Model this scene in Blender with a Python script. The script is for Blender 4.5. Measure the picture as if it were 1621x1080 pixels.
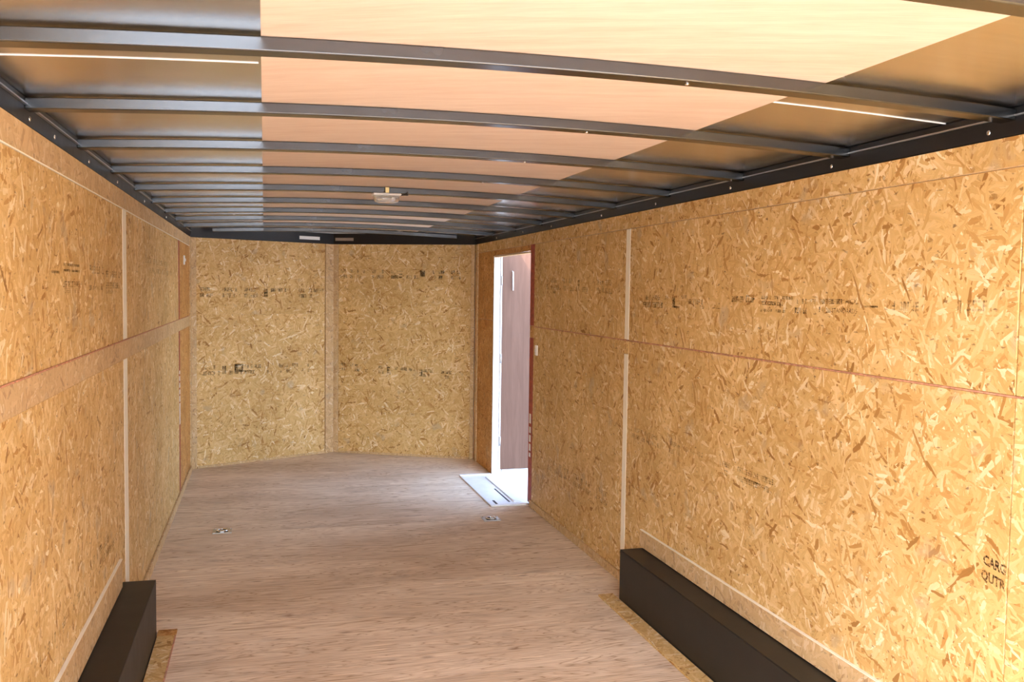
import bpy, math, random
from mathutils import Matrix, Vector

for o in list(bpy.data.objects):
    bpy.data.objects.remove(o, do_unlink=True)
SC = bpy.context.scene
COL = SC.collection

# ------------------------------------------------------------------ camera
CAM_H, YAW, PITCH, ROLL, FPX = 1.5584, 0.26417, 0.05479, 0.01357, 1452.0
F = Vector((math.sin(YAW)*math.cos(PITCH), math.cos(YAW)*math.cos(PITCH), -math.sin(PITCH)))
R0 = Vector((math.cos(YAW), -math.sin(YAW), 0)); U0 = R0.cross(F)
R = R0*math.cos(ROLL) + U0*math.sin(ROLL); U = -R0*math.sin(ROLL) + U0*math.cos(ROLL)
cd = bpy.data.cameras.new('camera'); cam = bpy.data.objects.new('camera', cd); COL.objects.link(cam)
cd.sensor_width = 36; cd.lens = 36*FPX/1621; cd.clip_start = 0.05; cd.clip_end = 500
m = Matrix((R, U, -F)).transposed().to_4x4(); m.translation = (0, 0, CAM_H); cam.matrix_world = m
SC.camera = cam

# ------------------------------------------------------------------ sky, sun, exposure
wd = bpy.data.worlds.new('sky'); SC.world = wd; wd.use_nodes = True
nt = wd.node_tree; nt.nodes.clear()
SUN_EL, SUN_AZ = math.radians(47), math.radians(228)      # azimuth from +Y towards +X
sky = nt.nodes.new('ShaderNodeTexSky'); sky.sky_type = 'NISHITA'; sky.sun_disc = False
sky.sun_elevation = SUN_EL; sky.sun_rotation = SUN_AZ; sky.air_density = 1.0; sky.dust_density = 2.5; sky.ozone_density = 0.6
bg = nt.nodes.new('ShaderNodeBackground'); bg.inputs[1].default_value = 0.66
wo = nt.nodes.new('ShaderNodeOutputWorld')
nt.links.new(sky.outputs[0], bg.inputs[0]); nt.links.new(bg.outputs[0], wo.inputs[0])
sd = bpy.data.lights.new('sun', 'SUN'); sd.energy = 3.0; sd.angle = math.radians(0.6); sd.color = (1, .96, .91)
sun = bpy.data.objects.new('sun', sd); COL.objects.link(sun)
sv = Vector((math.sin(SUN_AZ)*math.cos(SUN_EL), math.cos(SUN_AZ)*math.cos(SUN_EL), math.sin(SUN_EL)))
sun.rotation_euler = (-sv).to_track_quat('-Z', 'Y').to_euler(); sun.location = (-6, -8, 12)
SC.view_settings.view_transform = 'Standard'; SC.view_settings.look = 'None'
SC.view_settings.gamma = 1.0; SC.view_settings.exposure = 1.70; SC.view_settings.use_curve_mapping = False

# ------------------------------------------------------------------ node helper
class NB:
    def __init__(s, name):
        s.m = bpy.data.materials.new(name); s.m.use_nodes = True
        s.t = s.m.node_tree; s.bsdf = s.t.nodes['Principled BSDF']; s.out = s.t.nodes['Material Output']
    def n(s, typ, **kw):
        nd = s.t.nodes.new(typ)
        for k, v in kw.items(): setattr(nd, k, v)
        return nd
    def put(s, sock, v):
        if hasattr(v, 'node'): s.t.links.new(v, sock)
        else: sock.default_value = v
    def math(s, op, a, b=0.0, c=None):
        nd = s.n('ShaderNodeMath', operation=op); s.put(nd.inputs[0], a); s.put(nd.inputs[1], b)
        if c is not None: s.put(nd.inputs[2], c)
        return nd.outputs[0]
    def mixf(s, f, a, b):
        nd = s.n('ShaderNodeMix', data_type='FLOAT'); s.put(nd.inputs[0], f); s.put(nd.inputs[2], a); s.put(nd.inputs[3], b); return nd.outputs[0]
    def mixv(s, f, a, b):
        nd = s.n('ShaderNodeMix', data_type='VECTOR'); s.put(nd.inputs[0], f); s.put(nd.inputs[4], a); s.put(nd.inputs[5], b); return nd.outputs[1]
    def mixc(s, f, a, b, blend='MIX'):
        nd = s.n('ShaderNodeMix', data_type='RGBA', blend_type=blend); s.put(nd.inputs[0], f); s.put(nd.inputs[6], a); s.put(nd.inputs[7], b); return nd.outputs[2]
    def uv(s): return s.n('ShaderNodeUVMap', uv_map='UVMap').outputs[0]
    def mapping(s, v, loc=(0,0,0), rot=(0,0,0), sc=(1,1,1)):
        nd = s.n('ShaderNodeMapping'); s.put(nd.inputs[0], v); nd.inputs[1].default_value = loc; nd.inputs[2].default_value = rot; nd.inputs[3].default_value = sc; return nd.outputs[0]
    def noise(s, v, scale, detail=2, rough=.5, dist=0, dim='2D'):
        nd = s.n('ShaderNodeTexNoise', noise_dimensions=dim); s.put(nd.inputs['Vector'], v)
        nd.inputs['Scale'].default_value = scale; nd.inputs['Detail'].default_value = detail
        nd.inputs['Roughness'].default_value = rough; nd.inputs['Distortion'].default_value = dist
        return nd.outputs[0], nd.outputs[1]
    def ramp(s, f, stops, interp='LINEAR'):
        nd = s.n('ShaderNodeValToRGB'); s.put(nd.inputs[0], f); cr = nd.color_ramp; cr.interpolation = interp
        while len(cr.elements) < len(stops): cr.elements.new(.5)
        for e, (p, c) in zip(cr.elements, stops):
            e.position = p; e.color = tuple(c) + ((1,) if len(c) == 3 else ())
        return nd.outputs[0]
    def bump(s, h, strength, dist):
        nd = s.n('ShaderNodeBump'); nd.inputs['Strength'].default_value = strength; nd.inputs['Distance'].default_value = dist
        s.put(nd.inputs['Height'], h); s.put(s.bsdf.inputs['Normal'], nd.outputs[0])
    def set(s, **kw):
        names = dict(col='Base Color', rough='Roughness', metal='Metallic', spec='Specular IOR Level', alpha='Alpha', trans='Transmission Weight', ior='IOR')
        for k, v in kw.items(): s.put(s.bsdf.inputs[names[k]], v)
        return s.m

def make_osb(name, tint=(1, 1, 1), desat=0.0, layers=11, seed=1):
    b = NB(name); rg = random.Random(seed); uv = b.uv()
    wob = b.noise(uv, 9, 2)[1]
    uvw = b.n('ShaderNodeVectorMath', operation='MULTIPLY_ADD')
    b.put(uvw.inputs[0], wob); uvw.inputs[1].default_value = (.022, .022, 0); b.put(uvw.inputs[2], uv); uvw = uvw.outputs[0]
    best = val = gv = edge = None
    for k in range(layers):
        ang = math.pi*(k + rg.uniform(-.4, .4))/layers
        L = rg.uniform(.05, .10); w = rg.uniform(.008, .017)
        mp = b.mapping(uvw, rot=(0, 0, ang)); mp = b.mapping(mp, loc=(rg.uniform(0, 50), rg.uniform(0, 50), 0), sc=(1/L, 1/w, 1))
        vo = b.n('ShaderNodeTexVoronoi', voronoi_dimensions='2D'); b.put(vo.inputs['Vector'], mp); vo.inputs['Scale'].default_value = 1
        sp = b.n('ShaderNodeSeparateColor'); b.put(sp.inputs[0], vo.outputs['Color'])
        d = vo.outputs['Distance']
        pr = b.math('MULTIPLY_ADD', d, -.28, sp.outputs[0])
        if best is None: best, val, gv, edge = pr, sp.outputs[1], mp, d
        else:
            c = b.math('GREATER_THAN', pr, best)
            val = b.mixf(c, val, sp.outputs[1]); gv = b.mixv(c, gv, mp); edge = b.mixf(c, edge, d); best = b.math('MAXIMUM', best, pr)
    col = b.ramp(val, [(0, (.34, .17, .045)), (.04, (.50, .27, .08)), (.14, (.61, .38, .14)), (.42, (.67, .445, .18)), (.68, (.71, .485, .21)), (.88, (.77, .56, .285)), (.96, (.83, .66, .40)), (1, (.87, .74, .50))])
    grain = b.noise(b.mapping(gv, sc=(1.2, 9, 1)), 1.0, 2)[0]
    col = b.mixc(.45, col, b.ramp(grain, [(.25, (.72, .72, .72)), (.75, (1.16, 1.16, 1.16))]), 'MULTIPLY')
    # dark gaps between flakes, sparse dark bark flecks, slow tone drift
    gap = b.ramp(best, [(.45, (.55, .48, .40)), (.60, (1, 1, 1))])
    col = b.mixc(.8, col, gap, 'MULTIPLY')
    fl = b.noise(b.mapping(uvw, rot=(0, 0, .6), sc=(24, 62, 1)), 1, 2, .6)[0]
    col = b.mixc(b.ramp(fl, [(.70, (0, 0, 0)), (.78, (.75, .75, .75))]), col, (.16, .085, .035, 1))
    dr = b.noise(uv, 2.2, 3)[0]
    col = b.mixc(1, col, b.ramp(dr, [(.3, (.90, .86, .80)), (.7, (1.08, 1.08, 1.10))]), 'MULTIPLY')
    gr = b.noise(uv, 6.5, 2)[0]
    col = b.mixc(b.ramp(gr, [(.66, (0, 0, 0)), (.76, (.35, .35, .35))]), col, (.42, .36, .27, 1))
    col = b.mixc(1, col, tuple(tint) + (1,), 'MULTIPLY')
    if desat: col = b.mixc(desat, col, (.60, .46, .31, 1))
    b.set(col=col, rough=.62, spec=.3)
    b.bump(b.math('ADD', b.math('MULTIPLY', best, .6), b.math('MULTIPLY', grain, .25)), .35, .002)
    return b.m

def make_plywood(name):
    b = NB(name); uv = b.uv()
    st = b.mapping(uv, sc=(.75, 7.5, 1))
    w1 = b.noise(st, 1.6, 3, .5, .5)[0]
    rings = b.math('FRACT', b.math('MULTIPLY', w1, 13))
    rings = b.math('ABSOLUTE', b.math('SUBTRACT', rings, .5))
    fine = b.noise(b.mapping(uv, sc=(5, 130, 1)), 1, 3, .6)[0]
    big = b.noise(b.mapping(uv, sc=(.8, 1.9, 1)), 1, 3)[0]
    col = b.ramp(rings, [(0, (.52, .37, .25)), (.11, (.77, .63, .48)), (.5, (.87, .755, .62))])
    col = b.mixc(.75, col, b.ramp(fine, [(.25, (.72, .68, .64)), (.75, (1.16, 1.16, 1.16))]), 'MULTIPLY')
    col = b.mixc(1, col, b.ramp(big, [(.3, (.84, .79, .74)), (.7, (1.12, 1.13, 1.14))]), 'MULTIPLY')
    vo = b.n('ShaderNodeTexVoronoi', voronoi_dimensions='2D'); b.put(vo.inputs['Vector'], b.mapping(uv, sc=(.9, 2.1, 1))); vo.inputs['Scale'].default_value = 1
    kn = b.ramp(vo.outputs['Distance'], [(.010, (1, 1, 1)), (.035, (0, 0, 0))])
    col = b.mixc(b.math('MULTIPLY', kn, .5), col, (.25, .13, .075, 1))
    dirt = b.noise(b.mapping(uv, sc=(1.4, 5, 1)), 2.2, 4, .65)[0]
    col = b.mixc(b.ramp(dirt, [(.58, (0, 0, 0)), (.76, (.38, .38, .38))]), col, (.38, .28, .22, 1))
    b.set(col=col, rough=.72, spec=.15); b.bump(fine, .12, .001)
    return b.m

def make_luan(name, c0, c1, ang=.35, contrast=1.0):
    b = NB(name); uv = b.mapping(b.uv(), rot=(0, 0, ang))
    g = b.noise(b.mapping(uv, sc=(2.2, 26, 1)), 1, 4, .6, .4)[0]
    f = b.noise(b.mapping(uv, sc=(12, 240, 1)), 1, 2)[0]
    k = b.noise(b.mapping(uv, sc=(.8, 2.4, 1)), 1, 3)[0]
    col = b.ramp(b.math('MULTIPLY_ADD', k, .3, b.math('MULTIPLY', g, .7)), [(.36, c0), (.64, c1)])
    col = b.mixc(.5*contrast, col, b.ramp(f, [(.3, (.86, .82, .80)), (.7, (1.06, 1.06, 1.06))]), 'MULTIPLY')
    b.set(col=col, rough=.55, spec=.3); return b.m

def make_metal(name, c, rough, var=.15, streak=(2, 60)):
    b = NB(name); uv = b.uv()
    n = b.noise(b.mapping(uv, sc=(streak[0], streak[1], 1)), 1, 3)[0]
    n2 = b.noise(uv, 5, 3)[0]
    mm = b.math('MULTIPLY_ADD', n, .6, b.math('MULTIPLY', n2, .4))
    col = b.mixc(1, tuple(c)+(1,), b.ramp(mm, [(.3, (1-var,)*3), (.7, (1+var,)*3)]), 'MULTIPLY')
    rr = b.math('MULTIPLY_ADD', n2, .12, rough-.06)
    b.set(col=col, metal=1.0, rough=rr); return b.m

def make_paint(name, c, rough, var=.1, scale=14, metal=0.0, spec=.5):
    b = NB(name); uv = b.uv(); n = b.noise(uv, scale, 4, .6)[0]
    col = b.mixc(1, tuple(c)+(1,), b.ramp(n, [(.3, (1-var,)*3), (.7, (1+var,)*3)]), 'MULTIPLY')
    b.set(col=col, rough=b.math('MULTIPLY_ADD', n, .12, rough-.06), metal=metal, spec=spec); return b.m

def make_ink(name, c, cover=.5, low=.10):
    b = NB(name); n = b.noise(b.uv(), 160, 2)[0]; n2 = b.noise(b.uv(), 22, 2)[0]
    a = b.math('MULTIPLY', b.ramp(n, [(.30, (.12,)*3), (.55, (1,)*3)]), b.ramp(n2, [(.32, (low,)*3), (.6, (cover,)*3)]))
    b.set(col=tuple(c)+(1,), rough=.8, alpha=a, spec=.1); return b.m

M = {}
M['osb'] = make_osb('osb_board', seed=3)
M['osb_red'] = make_osb('osb_reddish_board', tint=(.90, .70, .52), layers=7, seed=9)
M['osb_pale'] = make_osb('osb_pale_strip', tint=(.98, .95, .95), desat=.38, layers=7, seed=5)
M['ply'] = make_plywood('fir_plywood')
M['luan'] = make_luan('luan_plywood', (.72, .55, .43), (.79, .64, .52))
M['door_luan'] = make_luan('door_luan', (.115, .056, .036), (.145, .076, .051), ang=math.pi/2, contrast=.6)
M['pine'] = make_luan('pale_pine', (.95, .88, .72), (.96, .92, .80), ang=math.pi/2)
M['galv'] = make_metal('galvanised_sheet', (.76, .76, .74), .24, .06)
M['seam'] = make_paint('white_seam_sealant', (.86, .85, .82), .5, .08, 40)
M['bow'] = make_metal('steel_bow', (.14, .15, .16), .24, .05, (3, 40))
M['black'] = make_paint('black_steel', (.006, .006, .007), .42, .3)
M['boxblack'] = make_paint('black_undercoat', (.009, .0085, .008), .5, .35, 9)
M['alu'] = make_paint('mill_aluminium', (.90, .92, .94), .42, .04, metal=.15)
M['white'] = make_paint('white_enamel', (.86, .86, .85), .35, .04)
M['skin'] = make_paint('white_outer_skin', (.80, .80, .80), .35, .03, 3)
M['red'] = make_paint('red_edge_sealer', (.36, .070, .042), .7, .35, 30)
M['redthin'] = make_paint('faded_red_edge', (.56, .27, .17), .7, .35, 40)
M['dark'] = make_paint('dark_rubber', (.03, .03, .03), .6)
M['ground'] = make_paint('pale_concrete', (.52, .50, .47), .85, .14, 3.5)
M['zinc'] = make_metal('zinc_plate', (.55, .55, .55), .38, .15)
M['chrome'] = make_metal('bright_steel', (.88, .88, .88), .18, .04)
M['ink'] = make_ink('black_ink', (.07, .038, .015), .62)
M['ink3'] = make_ink('nose_ink', (.05, .026, .010), .9)
M['ink4'] = make_ink('stencil_ink', (.04, .02, .012), .95, .6)
M['ink2'] = make_ink('faded_ink', (.12, .065, .022), .48)
b_ = NB('clear_lens'); M['lens'] = b_.set(col=(.93, .94, .94, 1), rough=.18, trans=.75, ior=1.45)
b_ = NB('brass'); M['brass'] = b_.set(col=(.62, .48, .22, 1), rough=.35, metal=1.0)

# ------------------------------------------------------------------ mesh helpers
RG = random.Random(7)
def mesh_obj(name, verts, faces, mat, parent=None, uvoff=None, smooth=False, swap=False):
    me = bpy.data.meshes.new(name); me.from_pydata([tuple(v) for v in verts], [], faces); me.update()
    uvl = me.uv_layers.new(name='UVMap'); ox, oy = uvoff if uvoff else (RG.uniform(0, 20), RG.uniform(0, 20))
    for p in me.polygons:
        n = p.normal; ax = max(range(3), key=lambda i: abs(n[i]))
        for li in p.loop_indices:
            c = me.vertices[me.loops[li].vertex_index].co
            u, v = [(c.y, c.z), (c.x, c.z), (c.x, c.y)][ax]
            if swap: u, v = v, u
            uvl.data[li].uv = (u+ox, v+oy)
        p.use_smooth = smooth
    me.materials.append(M[mat] if isinstance(mat, str) else mat)
    o = bpy.data.objects.new(name, me); COL.objects.link(o)
    if parent is not None: o.parent = parent
    return o

def boxdata(x0, x1, y0, y1, z0, z1, off=0):
    v = [(x0,y0,z0),(x1,y0,z0),(x1,y1,z0),(x0,y1,z0),(x0,y0,z1),(x1,y0,z1),(x1,y1,z1),(x0,y1,z1)]
    f = [(0,3,2,1),(4,5,6,7),(0,1,5,4),(1,2,6,5),(2,3,7,6),(3,0,4,7)]
    return v, [tuple(i+off for i in q) for q in f]

def bev(o, w, seg=1):
    md = o.modifiers.new('edge', 'BEVEL'); md.width = w; md.segments = seg; md.limit_method = 'ANGLE'; return o

def box(name, x0, x1, y0, y1, z0, z1, mat, parent=None, bevel=0, swap=False):
    v, f = boxdata(min(x0,x1), max(x0,x1), min(y0,y1), max(y0,y1), min(z0,z1), max(z0,z1))
    o = mesh_obj(name, v, f, mat, parent, swap=swap)
    return bev(o, bevel) if bevel else o

def boxes(name, lst, mat, parent=None):
    V, Fc = [], []
    for q in lst:
        v, f = boxdata(*q, off=len(V)); V += v; Fc += f
    return mesh_obj(name, V, Fc, mat, parent)

def lathe(name, prof, seg, mat, parent=None, smooth=True, sx=1, sy=1):
    V, Fc = [], []
    for r, z in prof:
        for i in range(seg):
            a = 2*math.pi*i/seg; V.append((r*math.cos(a)*sx, r*math.sin(a)*sy, z))
    n = len(prof)
    for j in range(n-1):
        for i in range(seg):
            k = (i+1) % seg; Fc.append((j*seg+i, j*seg+k, (j+1)*seg+k, (j+1)*seg+i))
    Fc.append(tuple(range(seg))[::-1]); Fc.append(tuple((n-1)*seg+i for i in range(seg)))
    return mesh_obj(name, V, Fc, mat, parent, smooth=smooth)

def tube(name, pts, r, mat, parent=None, seg=8, closed=False):
    V, Fc = [], []; n = len(pts); P = [Vector(p) for p in pts]
    for i in range(n):
        t = (P[(i+1) % n]-P[i-1]) if closed else (P[min(i+1, n-1)]-P[max(i-1, 0)])
        t.normalize(); a = t.cross(Vector((.13, .2, 1)))
        if a.length < 1e-3: a = t.cross(Vector((1, 0, 0)))
        a.normalize(); c = t.cross(a)
        for k in range(seg):
            an = 2*math.pi*k/seg; V.append(P[i] + a*r*math.cos(an) + c*r*math.sin(an))
    for i in range(n if closed else n-1):
        j = (i+1) % n
        for k in range(seg):
            l = (k+1) % seg; Fc.append((i*seg+k, i*seg+l, j*seg+l, j*seg+k))
    if not closed:
        Fc.append(tuple(range(seg))[::-1]); Fc.append(tuple((n-1)*seg+k for k in range(seg)))
    return mesh_obj(name, V, Fc, mat, parent, smooth=True)

def struct(o): o['kind'] = 'structure'; return o
def empty(name, loc=(0,0,0), rz=0):
    o = bpy.data.objects.new(name, None); COL.objects.link(o); o.location = loc; o.rotation_euler.z = rz; o.empty_display_size = .1; return o
def tag(o, label, cat, group=None):
    o['label'] = label; o['category'] = cat
    if group: o['group'] = group
    return o

# ------------------------------------------------------------------ dimensions (metres)
XL, XR, YB, YC, YA = -0.60, 1.86, -0.05, 8.19, 8.81
XM = (XL+XR)/2; HW = 1.972
ZB0, ZB1, ZT = 1.232, 1.314, 1.893      # middle strip and top strip of the boards
def arch(x): return 2.047 - .036*((x-XM)/1.23)**2      # underside of the roof bows
BOWH = .030
GZ = -.52

# ------------------------------------------------------------------ ground, floor
struct(box('ground', -40, 40, -40, 40, GZ-.1, GZ, 'ground'))
def slab(name, poly, z0, z1, mat, parent=None):
    n = len(poly); V = [(x, y, z0) for x, y in poly] + [(x, y, z1) for x, y in poly]
    Fc = [tuple(range(n))[::-1], tuple(range(n, 2*n))] + [(i, (i+1) % n, n+(i+1) % n, n+i) for i in range(n)]
    return mesh_obj(name, V, Fc, mat, parent)
floor = struct(slab('floor', [(XL-.05, YB), (XR+.05, YB), (XR+.05, YC), (XM, YA+.05), (XL-.05, YC)], -.09, -.018, 'black'))
cuts = [YB, 1.13, 2.35, 3.57, 4.79, 6.01, 7.23]
for i, y in enumerate(cuts):
    if i < len(cuts)-1:
        slab('floor_panel', [(XL, y+.0008), (XR, y+.0008), (XR, cuts[i+1]-.0008), (XL, cuts[i+1]-.0008)], -.018, 0, 'ply', floor)
    else:
        slab('floor_panel', [(XL, y+.0008), (XR, y+.0008), (XR, YC), (XM, YA), (XL, YC)], -.018, 0, 'ply', floor)

# ------------------------------------------------------------------ ink on the boards
def ink_marks(name, parent, org, ud, vd, blocks, seed, mat='ink'):
    """illegible rows of stamped print: blocks = (u0, u1, v0, v1, density)"""
    rg = random.Random(seed); V, Fc = [], []; ud = Vector(ud); vd = Vector(vd); org = Vector(org)
    def q(u0, u1, v0, v1):
        i = len(V)
        V.extend([org+ud*u0+vd*v0, org+ud*u1+vd*v0, org+ud*u1+vd*v1, org+ud*u0+vd*v1]); Fc.append((i, i+1, i+2, i+3))
    for (u0, u1, v0, v1, d) in blocks:
        u = u0; h = v1-v0; cw = h*.62
        if d >= 1: q(u0, u1, v0, v1); continue
        while u < u1:
            if rg.random() < d:
                s = h*.2
                for kind in rg.sample(['l', 'r', 't', 'm', 'b'], rg.choice([2, 3, 3, 4])):
                    e = u+cw*.8
                    if kind == 'l': q(u, u+s, v0, v1)
                    if kind == 'r': q(e-s, e, v0, v1)
                    if kind == 't': q(u, e, v1-s, v1)
                    if kind == 'm': q(u, e, v0+h*.4, v0+h*.4+s)
                    if kind == 'b': q(u, e, v0, v0+s)
            u += cw
    return mesh_obj(name, V, Fc, mat, parent)

def lettering(name, text, parent, org, ud, vd, size, mat='ink', shear=0.0, width=None, bold=0.0):
    cu = bpy.data.curves.new(name, 'FONT'); cu.body = text; cu.size = size; cu.shear = shear; cu.offset = bold; cu.resolution_u = 2
    to = bpy.data.objects.new('tmp', cu); COL.objects.link(to)
    me = bpy.data.meshes.new_from_object(to.evaluated_get(bpy.context.evaluated_depsgraph_get()))
    bpy.data.objects.remove(to, do_unlink=True)
    ud = Vector(ud); vd = Vector(vd); org = Vector(org)
    mx = max(v.co.x for v in me.vertices); k = (width/mx) if width else 1
    V = [org + ud*(v.co.x*k) + vd*v.co.y for v in me.vertices]; Fc = [tuple(p.vertices) for p in me.polygons]
    bpy.data.meshes.remove(me)
    return mesh_obj(name, V, Fc, mat, parent)

def stampline(length, h, seed, rows=2, dash=True):
    rg = random.Random(seed); out = []; u = 0
    while u < length:
        w = rg.uniform(.05, .22)*min(1.4, max(.7, length))
        for r in range(rows):
            if rg.random() < .85:
                out.append((u, u+w*rg.uniform(.6, 1), -r*h*1.6, -r*h*1.6+h, rg.uniform(.55, .95)))
        if rg.random() < .25: out.append((u+w+.01, u+w+.01+h*.9, -h*1.4, h*.8, .98))
        u += w + rg.uniform(.03, .09)
    return out

# ------------------------------------------------------------------ left wall
wl = struct(box('wall_left', XL-.045, XL-.012, YB, YC+.02, -.02, 2.10, 'skin'))
T = .012
def lp(name, y0, y1, z0, z1, mat='osb', proud=0.0, bevel=.0015):
    return box(name, XL-T, XL+proud, y0, y1, z0, z1, mat, wl, bevel)
YLP0, YLP1 = 4.345, 4.455
lp('wall_panel', YB, 1.925, 0, ZB0-.001); lp('wall_panel', YB, 1.925, ZB1+.001, ZT-.001)
pa = lp('wall_panel', 1.928, YLP0-.002, 0, ZB0-.001); pb = lp('wall_panel', 1.928, YLP0-.002, ZB1+.002, ZT-.001)
lp('wall_panel', YLP1+.002, 7.055, 0, ZB0-.001); pc = lp('wall_panel', YLP1+.002, 7.055, ZB1+.002, ZT-.001)
pd_ = lp('wall_panel', 7.145, YC-.002, 0, ZB0-.001, 'osb_red'); pe = lp('wall_panel', 7.145, YC-.002, ZB1+.002, ZT-.001, 'osb_red')
lp('seam_strip', YB, YC-.002, ZB0, ZB1, 'osb_pale', .004)
box('lit_cut_edge', XL-.002, XL+.0036, YB, YC-.002, ZT-.0005, ZT+.003, 'pine', lp('top_strip', YB, YC-.002, ZT+.003, HW, 'osb_pale', .003, 0))  # pale raw edge; also paints the bright line along the strip's lower edge
lp('seam_edge', YB, YC-.002, ZB1, ZB1+.004, 'redthin', .0045, 0)
lp('pale_joint_strip', YLP0, YLP1, 0, ZB0-.001, 'pine', .001); lp('pale_joint_strip', YLP0, YLP1, ZB1+.005, ZT-.001, 'pine', .001)
lp('red_edge_strip', 7.057, 7.143, .05, ZB0-.001, 'red', .0005, 0); lp('red_edge_strip', 7.057, 7.143, ZB1+.005, ZT-.001, 'red', .0005, 0)
for i, (z0, z1) in enumerate([(.545, .700), (.712, .755), (.767, .80), (.815, .85), (.865, .90), (.915, .94)]):
    lp('printed_mark', 7.075, 7.130, z0, z1, 'white', .0012, 0)
tr = lp('corner_trim', YC-.14, YC-.075, 0, HW-.002, 'osb_pale', .010, .002)
ink_marks('ink_stamp', pb, (XL+.0004, 2.95, 1.60), (0, 1, 0), (0, 0, 1),
    [(0, .10, -.008, .0, 1), (.16, .42, .018, .026, 1), (.16, .42, .0, .007, 1), (.16, .42, -.05, -.030, .9), (.16, .42, -.068, -.052, .8), (.48, .62, -.06, .03, .4),
     (.66, .92, .0, .028, .7), (.66, .86, -.06, -.045, .9), (.95, 1.30, -.01, .016, .7), (.95, 1.30, -.055, -.03, .8), (.95, 1.2, -.075, -.06, .6)], 5)
ink_marks('ink_stamp', pc, (XL+.0004, 5.15, 1.68), (0, 1, 0), (0, 0, 1), [(0, 1.2, 0, .03, .6), (.2, 1.5, -.05, -.025, .6)], 8, 'ink2')
ink_marks('ink_stamp', pa, (XL+.0004, 2.6, .50), (0, 1, 0), (0, 0, 1), [(0, .9, 0, .03, .4), (.9, 1.35, .04, .075, .7), (1.1, 1.6, -.01, .02, .8)], 21, 'ink2')

# ------------------------------------------------------------------ right wall with the door opening
DY0, DY1, DZ1 = 6.385, 7.46, 1.835
wr = struct(boxes('wall_right', [(XR+.012, XR+.045, YB, DY0-.02, -.02, 2.10), (XR+.012, XR+.045, DY1+.02, YC+.02, -.02, 2.10), (XR+.012, XR+.045, DY0-.02, DY1+.02, DZ1+.02, 2.10)], 'skin'))
def rp(name, y0, y1, z0, z1, mat='osb', proud=0.0, bevel=.0015):
    return box(name, XR-proud, XR+T, y0, y1, z0, z1, mat, wr, bevel)
YRP0, YRP1 = 4.515, 4.572
rp('wall_panel', YB, 1.922, 0, ZB1-.012); rp('wall_panel', YB, 1.922, ZB1-.008, ZT)
qa = rp('wall_panel', 1.926, YRP0-.001, 0, 1.2995, bevel=0); qb = rp('wall_panel', 1.926, YRP0-.001, 1.306, ZT-.001)
qc = rp('wall_panel', YRP1+.001, 6.285, 0, 1.2995, bevel=0); qd = rp('wall_panel', YRP1+.001, 6.285, 1.306, ZT-.001)
rp('seam_strip', YRP0, YRP1, ZB0, 1.2995, 'osb', .0008)
rp('seam_edge', YB, 6.285, 1.3005, 1.3055, 'redthin', .001, 0)
box('lit_cut_edge', XR-.003, XR+.002, YB, YC-.002, ZT-.0003, ZT+.0022, 'osb_pale', rp('top_strip', YB, YC-.002, ZT+.0022, HW, 'osb', .0025, 0))  # same bright edge line, put into the colour of a pale raw edge
rp('pale_joint_strip', YRP0, YRP1, 0, ZB0-.002, 'pine', .001); rp('pale_joint_strip', YRP0, YRP1, 1.309, ZT-.001, 'pine', .001)
rp('red_edge_strip', 6.287, 6.384, .02, 1.22, 'red', .0004, 0); rp('red_edge_strip', 6.287, 6.384, 1.31, ZT-.001, 'red', .0004, 0)
rp('wall_panel', 6.287, 6.384, 1.222, 1.308, 'osb_red')
for z0, z1 in [(.355, .385), (.40, .45), (.465, .515), (.53, .575), (.60, .67)]:
    rp('printed_mark', 6.322, 6.362, z0, z1, 'white', .0012, 0)
rp('wall_panel', 6.386, DY1, DZ1+.014, ZT-.001, 'osb_red')
rp('wall_panel', DY1+.022, YC-.002, 0, ZB1-.01, 'osb_red'); rp('wall_panel', DY1+.022, YC-.002, ZB1-.007, ZT-.001, 'osb_red')
rp('corner_trim', YC-.13, YC-.07, 0, HW-.002, 'osb_pale', .010, .002)
# main stamp on the board right of the pale joint; u runs towards the camera (to the right in view)
XI = XR-.0005
s1 = [(.049, .143, -.007, .014, .95), (.16, .225, -.006, .015, .95), (.266, .309, -.004, .014, .95), (.019, .246, -.045, -.019, .9), (.364, .392, -.04, .009, 1), (.364, .442, -.041, -.033, 1),
      (.472, .559, .002, .018, .6), (.527, .669, -.021, .001, .7), (.647, .687, -.039, -.026, .6), (.768, .859, -.036, -.033, 1), (.931, 1.028, -.005, .018, .75), (1.05, 1.108, -.005, .023, .95),
      (1.167, 1.24, .01, .022, .85), (1.249, 1.385, .01, .022, .9), (1.168, 1.266, -.013, .001, .9), (1.28, 1.315, -.014, -.001, .6), (1.168, 1.338, -.039, -.029, .85),
      (1.414, 1.524, -.004, .013, .7), (1.402, 1.474, -.039, -.018, .7), (1.557, 1.682, -.002, .015, .95), (1.552, 1.558, -.031, -.013, 1), (1.571, 1.613, -.032, -.016, .95)]
ink_marks('ink_stamp', qb, (XI, 4.35, 1.53), (0, -1, 0), (0, 0, 1), s1, 11, 'ink3')
lettering('ink_lettering', 'AICX', qb, (XI, 2.651, 1.531), (0, -1, 0), (0, 0, 1), .0225, 'ink4', 0, .062)
lettering('ink_lettering', 'STANDARDS', qb, (XI, 2.725, 1.499), (0, -1, 0), (0, 0, 1), .0225, 'ink4', 0, .138)
ink_marks('ink_stamp', qb, (XI, 2.555, 1.523), (0, -1, 0), (0, 0, 1), [(0, .072, -.003, .003, 1)], 13, 'ink3')
ink_marks('ink_stamp', qb, (XI, 2.45, 1.53), (0, -1, 0), (0, 0, 1), [(0, .14, -.016, .012, .7), (.31, .42, -.01, .02, .6)], 14, 'ink2')
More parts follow.
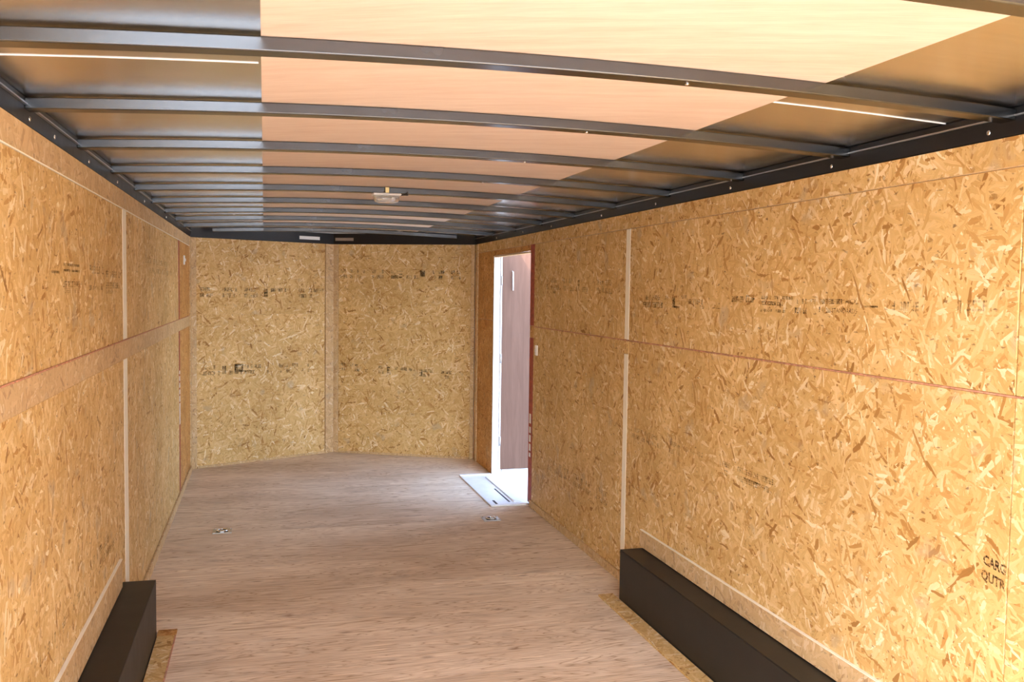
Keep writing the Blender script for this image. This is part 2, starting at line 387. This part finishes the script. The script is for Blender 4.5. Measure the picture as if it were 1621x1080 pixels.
ink_marks('ink_stamp', qd, (XI, 6.0, 1.62), (0, -.98, -.02), (0, 0, 1), stampline(1.35, .03, 31), 15, 'ink2')
ink_marks('ink_stamp', qd, (XI, 5.85, 1.545), (0, -1, 0), (0, 0, 1), [(0, .06, 0, .018, 1)], 16)
ink_marks('ink_stamp', qa, (XI, 4.45, .835), (0, -1, 0), (0, 0, 1), stampline(1.35, .022, 17) + [(1.17, 1.30, -.02, -.012, 1)], 17, 'ink2')
ink_marks('ink_stamp', qc, (XI, 5.9, .40), (0, -1, 0), (0, 0, 1), stampline(1.1, .03, 19), 18, 'ink2')
lettering('ink_lettering', 'CARG', qa, (XI, 2.008, .846), (0, -1, -.12), (0, 0, 1), .036, 'ink4', 0, .079, .0012)
lettering('ink_lettering', 'QUTR', qa, (XI, 2.013, .805), (0, -1, -.12), (0, 0, 1), .036, 'ink4', 0, .084, .0012)

# ------------------------------------------------------------------ nose walls (V front)
def nose(name, A, B, flip):
    d = Vector((B[0]-A[0], B[1]-A[1])); L = d.length; rz = math.atan2(d.y, d.x)
    w = struct(box(name, -.02, L+.05, .012, .06, -.02, 2.10, 'skin')); w.location = (A[0], A[1], 0); w.rotation_euler.z = rz
    return w, L
wfl, LN = nose('wall_front_left', (XL, YC), (XM, YA), 0)
wfr, _ = nose('wall_front_right', (XM, YA), (XR, YC), 1)
def npanel(w, name, u0, u1, z0, z1, mat='osb', proud=0.0, bevel=.0015):
    return box(name, u0, u1, -proud, .012, z0, z1, mat, w, bevel)
fa = npanel(wfl, 'wall_panel', .05, LN-.09, 0, 1.3195, bevel=.0005); fb = npanel(wfl, 'wall_panel', .05, LN-.09, 1.32, HW, bevel=.0005)
npanel(wfl, 'corner_trim', .002, .048, 0, HW, 'osb_pale', .006); npanel(wfl, 'center_strip', LN-.088, LN-.003, 0, HW, 'osb_pale', .012, .003)
fc = npanel(wfr, 'wall_panel', .052, LN-.04, 0, 1.3195, bevel=.0005); fd = npanel(wfr, 'wall_panel', .052, LN-.04, 1.32, HW, bevel=.0005)
npanel(wfr, 'corner_trim', LN-.038, LN-.004, 0, HW, 'osb_pale', .006); npanel(wfr, 'center_strip', .003, .050, 0, HW, 'osb_pale', .012, .003)
npanel(wfl, 'floor_edge_strip', .05, LN-.09, 0, .018, 'osb_pale', .010); npanel(wfr, 'floor_edge_strip', .052, LN-.04, 0, .018, 'osb_pale', .010)
yi = -.0005
ink_marks('ink_stamp', fb, (.08, yi, 1.52), (1, 0, 0), (0, 0, 1), stampline(1.1, .032, 41), 41, 'ink3')
ink_marks('ink_stamp', fa, (.10, yi, .85), (1, 0, -.02), (0, 0, 1), stampline(1.05, .032, 42) + [(.29, .34, -.03, .04, .99), (.29, .335, -.03, .04, 1)], 42, 'ink3')
ink_marks('ink_stamp', fd, (.07, yi, 1.705), (1, 0, 0), (0, 0, 1), stampline(1.15, .030, 43) + [(.78, .83, -.03, .03, 1)], 43, 'ink3')
ink_marks('ink_stamp', fc, (.07, yi, .83), (1, 0, -.045), (0, 0, 1), stampline(1.15, .028, 44), 44, 'ink3')

# ------------------------------------------------------------------ baseboards
bl = struct(box('baseboard_left', XL+.0005, XL+.013, 4.27, YC-.15, 0.0005, .055, 'osb_pale', bevel=.002))
br = struct(box('baseboard_right', XR-.013, XR-.0005, 4.35, 6.30, 0.0005, .050, 'osb_pale', bevel=.002))

# ------------------------------------------------------------------ ceiling: roof sheets, bows, luan
def archstrip(name, x0, x1, y0, y1, lo, hi, mat, parent, seg=18, swap=False):
    V, Fc = [], []
    for i in range(seg+1):
        x = x0+(x1-x0)*i/seg; z = arch(x)
        V += [(x, y0, z+lo), (x, y1, z+lo), (x, y1, z+hi), (x, y0, z+hi)]
    for i in range(seg):
        a, c = i*4, i*4+4
        for k in range(4):
            l = (k+1) % 4; Fc.append((a+k, c+k, c+l, a+l))
    Fc += [(0, 1, 2, 3), tuple(seg*4+k for k in (3, 2, 1, 0))]
    o = mesh_obj(name, V, Fc, mat, parent, swap=swap)
    me = o.data; me.update()
    import bmesh
    bm = bmesh.new(); bm.from_mesh(me); bmesh.ops.recalc_face_normals(bm, faces=bm.faces); bm.to_mesh(me); bm.free()
    for p in me.polygons: p.use_smooth = True
    me.set_sharp_from_angle(angle=math.radians(30))
    return o
ceil = struct(archstrip('ceiling', XL-.06, XR+.045, YB, YA+.06, BOWH+.012, BOWH+.03, 'skin', None))
BOWY = [1.96+.69*k for k in range(-2, 10)]
SH = [YB, 2.215, 4.655, 7.095, YA+.05]
for i in range(4):
    archstrip('roof_sheet', XL-.055, XR+.055, SH[i]+.001, SH[i+1]-.001, BOWH+.0055, BOWH+.009, 'galv', ceil)
for y in SH[1:2]:
    archstrip('sheet_seam', XL-.01, -.012, y-.0015, y+.0015, BOWH+.0035, BOWH+.0055, 'seam', ceil); archstrip('sheet_seam', 1.306, XR, y-.0015, y+.0015, BOWH+.0035, BOWH+.0055, 'seam', ceil, 8)
LU = [YB, 1.985, 4.055, 6.125, 8.05]
for i in range(4):
    archstrip('ceiling_panel', -.006, 1.302, LU[i]+.001, LU[i+1]-.001, BOWH+.0005, BOWH+.004, 'luan', ceil, swap=False)
proto = None
for i, y in enumerate(BOWY):
    if proto is None:
        proto = archstrip('roof_bow', XL+.001, XR-.001, -.002, .050, 0, BOWH, 'bow', ceil, 28); bev(proto, .003, 2); o = proto
    else:
        o = proto.copy(); COL.objects.link(o); o.parent = ceil
    o.location = (0, y, 0)
# last bow reaches into the V: shorten it
yl = BOWY[-1]
if yl > YC-.1:
    half = max(.2, 1.23*(YA-.06-yl-.05)/(YA-YC)); half = min(half, 1.2)
    o.data = o.data.copy(); kx = half/1.229
    for v in o.data.vertices:
        zz = v.co.z-arch(v.co.x); v.co.x = XM+(v.co.x-XM)*kx; v.co.z = zz+arch(v.co.x)

# rails along the wall tops
t1 = struct(box('trim_1', XL-.055, XL+.0015, YB, YC, HW+.001, 2.046, 'black', bevel=.003))
box('rail_lip', XL+.0016, XL+.010, YB, YC, 2.022, 2.026, 'zinc', t1)
t2 = struct(box('trim_2', XR-.0015, XR+.055, YB, YC, HW+.001, 2.046, 'black', bevel=.003))
box('rail_lip', XR-.010, XR-.0016, YB, YC, 2.022, 2.026, 'zinc', t2)
t3 = struct(box('trim_3', 0, LN+.03, -.002, .055, HW+.001, 2.072, 'black', bevel=.003)); t3.location = wfl.location; t3.rotation_euler = wfl.rotation_euler
t4 = struct(box('trim_4', 0, LN+.03, -.002, .055, HW+.001, 2.072, 'black', bevel=.003)); t4.location = wfr.location; t4.rotation_euler = wfr.rotation_euler
def screw(parent, x, y, z, axis, r=.0055):
    o = lathe('screw_head', [(r, 0), (r, .0015), (r*.6, .0035), (r*.2, .004)], 10, 'chrome', parent)
    o.location = (x, y, z)
    if axis == 'X-': o.rotation_euler = (0, -math.pi/2, 0)
    if axis == 'X+': o.rotation_euler = (0, math.pi/2, 0)
    if axis == 'Z-': o.rotation_euler = (math.pi, 0, 0)
    return o
for y in (2.05, 2.75, 3.45, 4.20, 4.95, 5.9, 6.6, 7.4): screw(t2, XR-.0015, y, 1.994, 'X-', .007)
for y in (2.7, 3.0, 3.55, 4.2, 5.1, 6.2): screw(t1, XL+.0015, y, 1.994, 'X+', .007)
for y in BOWY[2:8]: screw(ceil, .95, y+.024, arch(.95), 'Z-', .006)
box('header_label', 1.02, 1.23, -.004, -.002, 2.004, 2.034, 'white', t3); box('header_label', .02, .20, -.004, -.002, 2.004, 2.032, 'zinc', t4)

# ------------------------------------------------------------------ side door, swung out
tj = struct(box('trim_5', XR-.004, XR+.043, DY1, DY1+.022, -.02, DZ1+.012, 'white', bevel=.002))
tk = struct(box('trim_6', XR+.012, XR+.045, DY0-.019, DY0, -.02, DZ1+.012, 'alu', bevel=.002))
th = struct(box('trim_7', XR-.002, XR+.045, DY0, DY1, DZ1, DZ1+.012, 'osb_pale', bevel=.002))
door = empty('door_1', (XR+.046, DY1+.0, 0), math.radians(2)); door['kind'] = 'structure'
DW, D0, D1 = 1.07, .02, 1.91
box('door_panel', .012, DW-.03, -.030, .0, D0+.03, D1-.03, 'door_luan', door, .002)
box('door_skin', 0, DW, .0005, .006, D0, D1, 'skin', door)
for nm, q in (('hinge_stile', (.0, .011, D0, D1)), ('lock_stile', (DW-.028, DW, D0, D1)), ('top_rail', (.03, DW-.03, D1-.028, D1)), ('bottom_rail', (.03, DW-.03, D0, D0+.028))):
    box(nm, q[0], q[1], -.034, 0, q[2], q[3], 'alu', door, .002)
for z in (.25, .95, 1.6): lathe('hinge_knuckle', [(.008, z), (.008, z+.08)], 12, 'zinc', door).location = (.006, -.034, 0)
hd = box('door_latch', DW-.13, DW-.05, -.05, -.031, .85, 1.0, 'chrome', door, .004); tube('latch_lever', [(DW-.09, -.052, .93), (DW-.09, -.075, .93), (DW-.16, -.075, .92)], .007, 'chrome', hd)
hk = tube('hook', [(.10, -.031, 1.72), (.10, -.05, 1.715), (.10, -.05, 1.56)], .006, 'white', door)

# step plate at the door sill
sp = tag(empty('step_plate', (1.58, DY0, 0)), 'bright aluminium step plate on the floor in front of the open side door', 'step plate')
box('tread', 0.02, XR+.07-1.58, .0, DY1-DY0-.002, .0006, .006, 'alu', sp, .001)
box('edge_trim', -.004, .02, -.045, DY1-DY0-.03, .0006, .010, 'alu', sp, .002)
box('edge_trim', .02, XR-.02-1.58, -.045, -.002, .0006, .010, 'white', sp, .002)
box('edge_trim', -.004, XR-.012-1.58, DY1-DY0-.028, DY1-DY0+.012, .0062, .014, 'white', sp, .002)
box('slot', .155, .168, .06, .52, .0061, .0068, 'dark', sp); box('slot', .045, .062, .0, .13, .0061, .0068, 'dark', sp)
box('raised_tread', .19, .33, .05, .95, .0061, .016, 'alu', sp, .003)

# ------------------------------------------------------------------ wheel boxes and kick strips
def wheelbox(name, x0, x1, y0, y1, h, label, wall_side):
    r = tag(empty(name, ((x0+x1)/2, (y0+y1)/2, 0)), label, 'wheel box', 'wheel boxes along the side walls')
    cx, cy = (x0+x1)/2, (y0+y1)/2
    i = x1 if wall_side < 0 else x0
    s = .004*(-1 if wall_side < 0 else 1)
    box('side_panel', *sorted((i-cx, i+s-cx)), y0-cy, y1-cy, .0007, h-.0045, 'boxblack', r, .001)
    box('top_panel', x0-cx, x1-cx, y0-cy, y1-cy, h-.004, h, 'boxblack', r, .0012)
    e0, e1 = sorted((i+s*1.05-cx, (x0 if wall_side < 0 else x1)-cx))
    box('end_panel', e0, e1, y1-cy-.004, y1-cy, .0007, h-.0045, 'boxblack', r)
    box('end_panel', e0, e1, y0-cy, y0-cy+.004, .0007, h-.0045, 'boxblack', r)
    return r
WBH = .262
wheelbox('wheel_box', XL+.0008, -.463, 1.6, 4.255, WBH, 'long black wheel box against the left wall by the short reddish floor strip', -1)
wheelbox('wheel_box', 1.733, XR-.0008, 1.6, 4.262, WBH, 'long black wheel box against the right wall below the stamped boards', 1)
c1 = box('cover_strip', XL+.0005, XL+.012, 1.4, 4.17, WBH+.004, .385, 'osb_pale', wl, .001); box('lit_cut_edge', XL+.0005, XL+.0122, 1.4, 4.17, .3852, .3885, 'pine', c1)  # pale raw edge on the ledge; light caught there is put into its colour
c2 = box('cover_strip', XR-.012, XR-.0005, 1.4, 4.285, WBH+.004, .350, 'osb_pale', wr, .001); box('lit_cut_edge', XR-.0122, XR-.0005, 1.4, 4.285, .3502, .3535, 'pine', c2)  # ledge highlight coloured in as a pale raw edge, as on the left
k1 = box('floor_strip', -.460, -.385, 1.5, 4.24, .0006, .012, 'osb', floor, .0015); box('red_edge', -.385, -.381, 1.5, 4.24, .0006, .0125, 'redthin', k1)
k2 = box('floor_strip', -.462, -.381, 4.241, 4.325, .0006, .010, 'osb_red', floor, .0015)
k3 = box('floor_strip', 1.650, 1.730, 1.5, 4.34, .0006, .012, 'osb', floor, .0015)

# ------------------------------------------------------------------ small things
def tiedown(x, y, label):
    r = tag(empty('tie_down_ring', (x, y, 0)), label, 'tie-down ring', 'floor tie-down rings')
    s = .058
    pl = boxes('plate', [(-s, s, -s, -.036, .0008, .005), (-s, s, .036, s, .0008, .005), (-s, -.036, -.036, .036, .0008, .005), (.036, s, -.036, .036, .0008, .005)], 'zinc', r)
    box('recess_pan', -.036, .036, -.036, .036, .0008, .002, 'dark', r)
    tube('ring', [(.030*math.cos(a), .030*math.sin(a), .0085) for a in [2*math.pi*i/20 for i in range(20)]], .0055, 'chrome', r, 8, True)
    box('clamp', -.012, .012, -.040, -.022, .0055, .016, 'chrome', r, .002)
    for sx in (-1, 1):
        for sy in (-1, 1): screw(r, sx*.047, sy*.047, .005, 'Z+', .006)
    return r
tiedown(-.26, 6.05, 'square floor tie-down ring out on the plywood towards the left wall')
tiedown(1.49, 6.00, 'square floor tie-down ring in front of the step plate at the door')

LX, LY = .605, BOWY[6]+.02
dl = tag(empty('dome_light', (LX, LY, arch(LX))), 'small clear dome light screwed under a roof bow', 'ceiling light')
dl.location.z = arch(LX)
box('base', -.072, .072, -.045, .045, -.012, -.001, 'white', dl, .004)
lens = lathe('lens', [(.066, -.0125), (.066, -.030), (.060, -.043), (.045, -.048), (.01, -.049)], 28, 'lens', dl, True, 1, .62)
lathe('bulb', [(.004, -.0126), (.010, -.018), (.011, -.028), (.006, -.036), (.001, -.038)], 14, 'chrome', dl).location = (-.02, 0, 0)
box('switch', .035, .05, -.01, .01, -.03, -.0126, 'white', dl, .002)
box('bracket', -.012, .008, -.050, -.024, -.0008, .028, 'brass', dl, .001)
tube('wire', [(.07, 0, -.006), (.09, -.01, -.004), (.105, -.03, -.006), (.10, -.05, .006)], .004, 'dark', dl)

def wallplate(name, x, y, z, side, label):
    r = tag(empty(name, (x, y, z)), label, 'switch plate', 'white wall plates')
    s = 1 if side < 0 else -1
    x0, x1 = sorted((s*.0006, s*.010)); box('cover', x0, x1, -.026, .026, -.036, .036, 'white', r, .003)
    x0, x1 = sorted((s*.0105, s*.018)); box('toggle', x0, x1, -.006, .006, -.010, .012, 'white', r, .002)
wallplate('switch_plate', XR, 6.195, 1.14, 1, 'white switch plate on the right wall beside the open door')
wallplate('switch_plate', XL, 7.50, 1.76, -1, 'white switch plate high on the left wall near the corner')
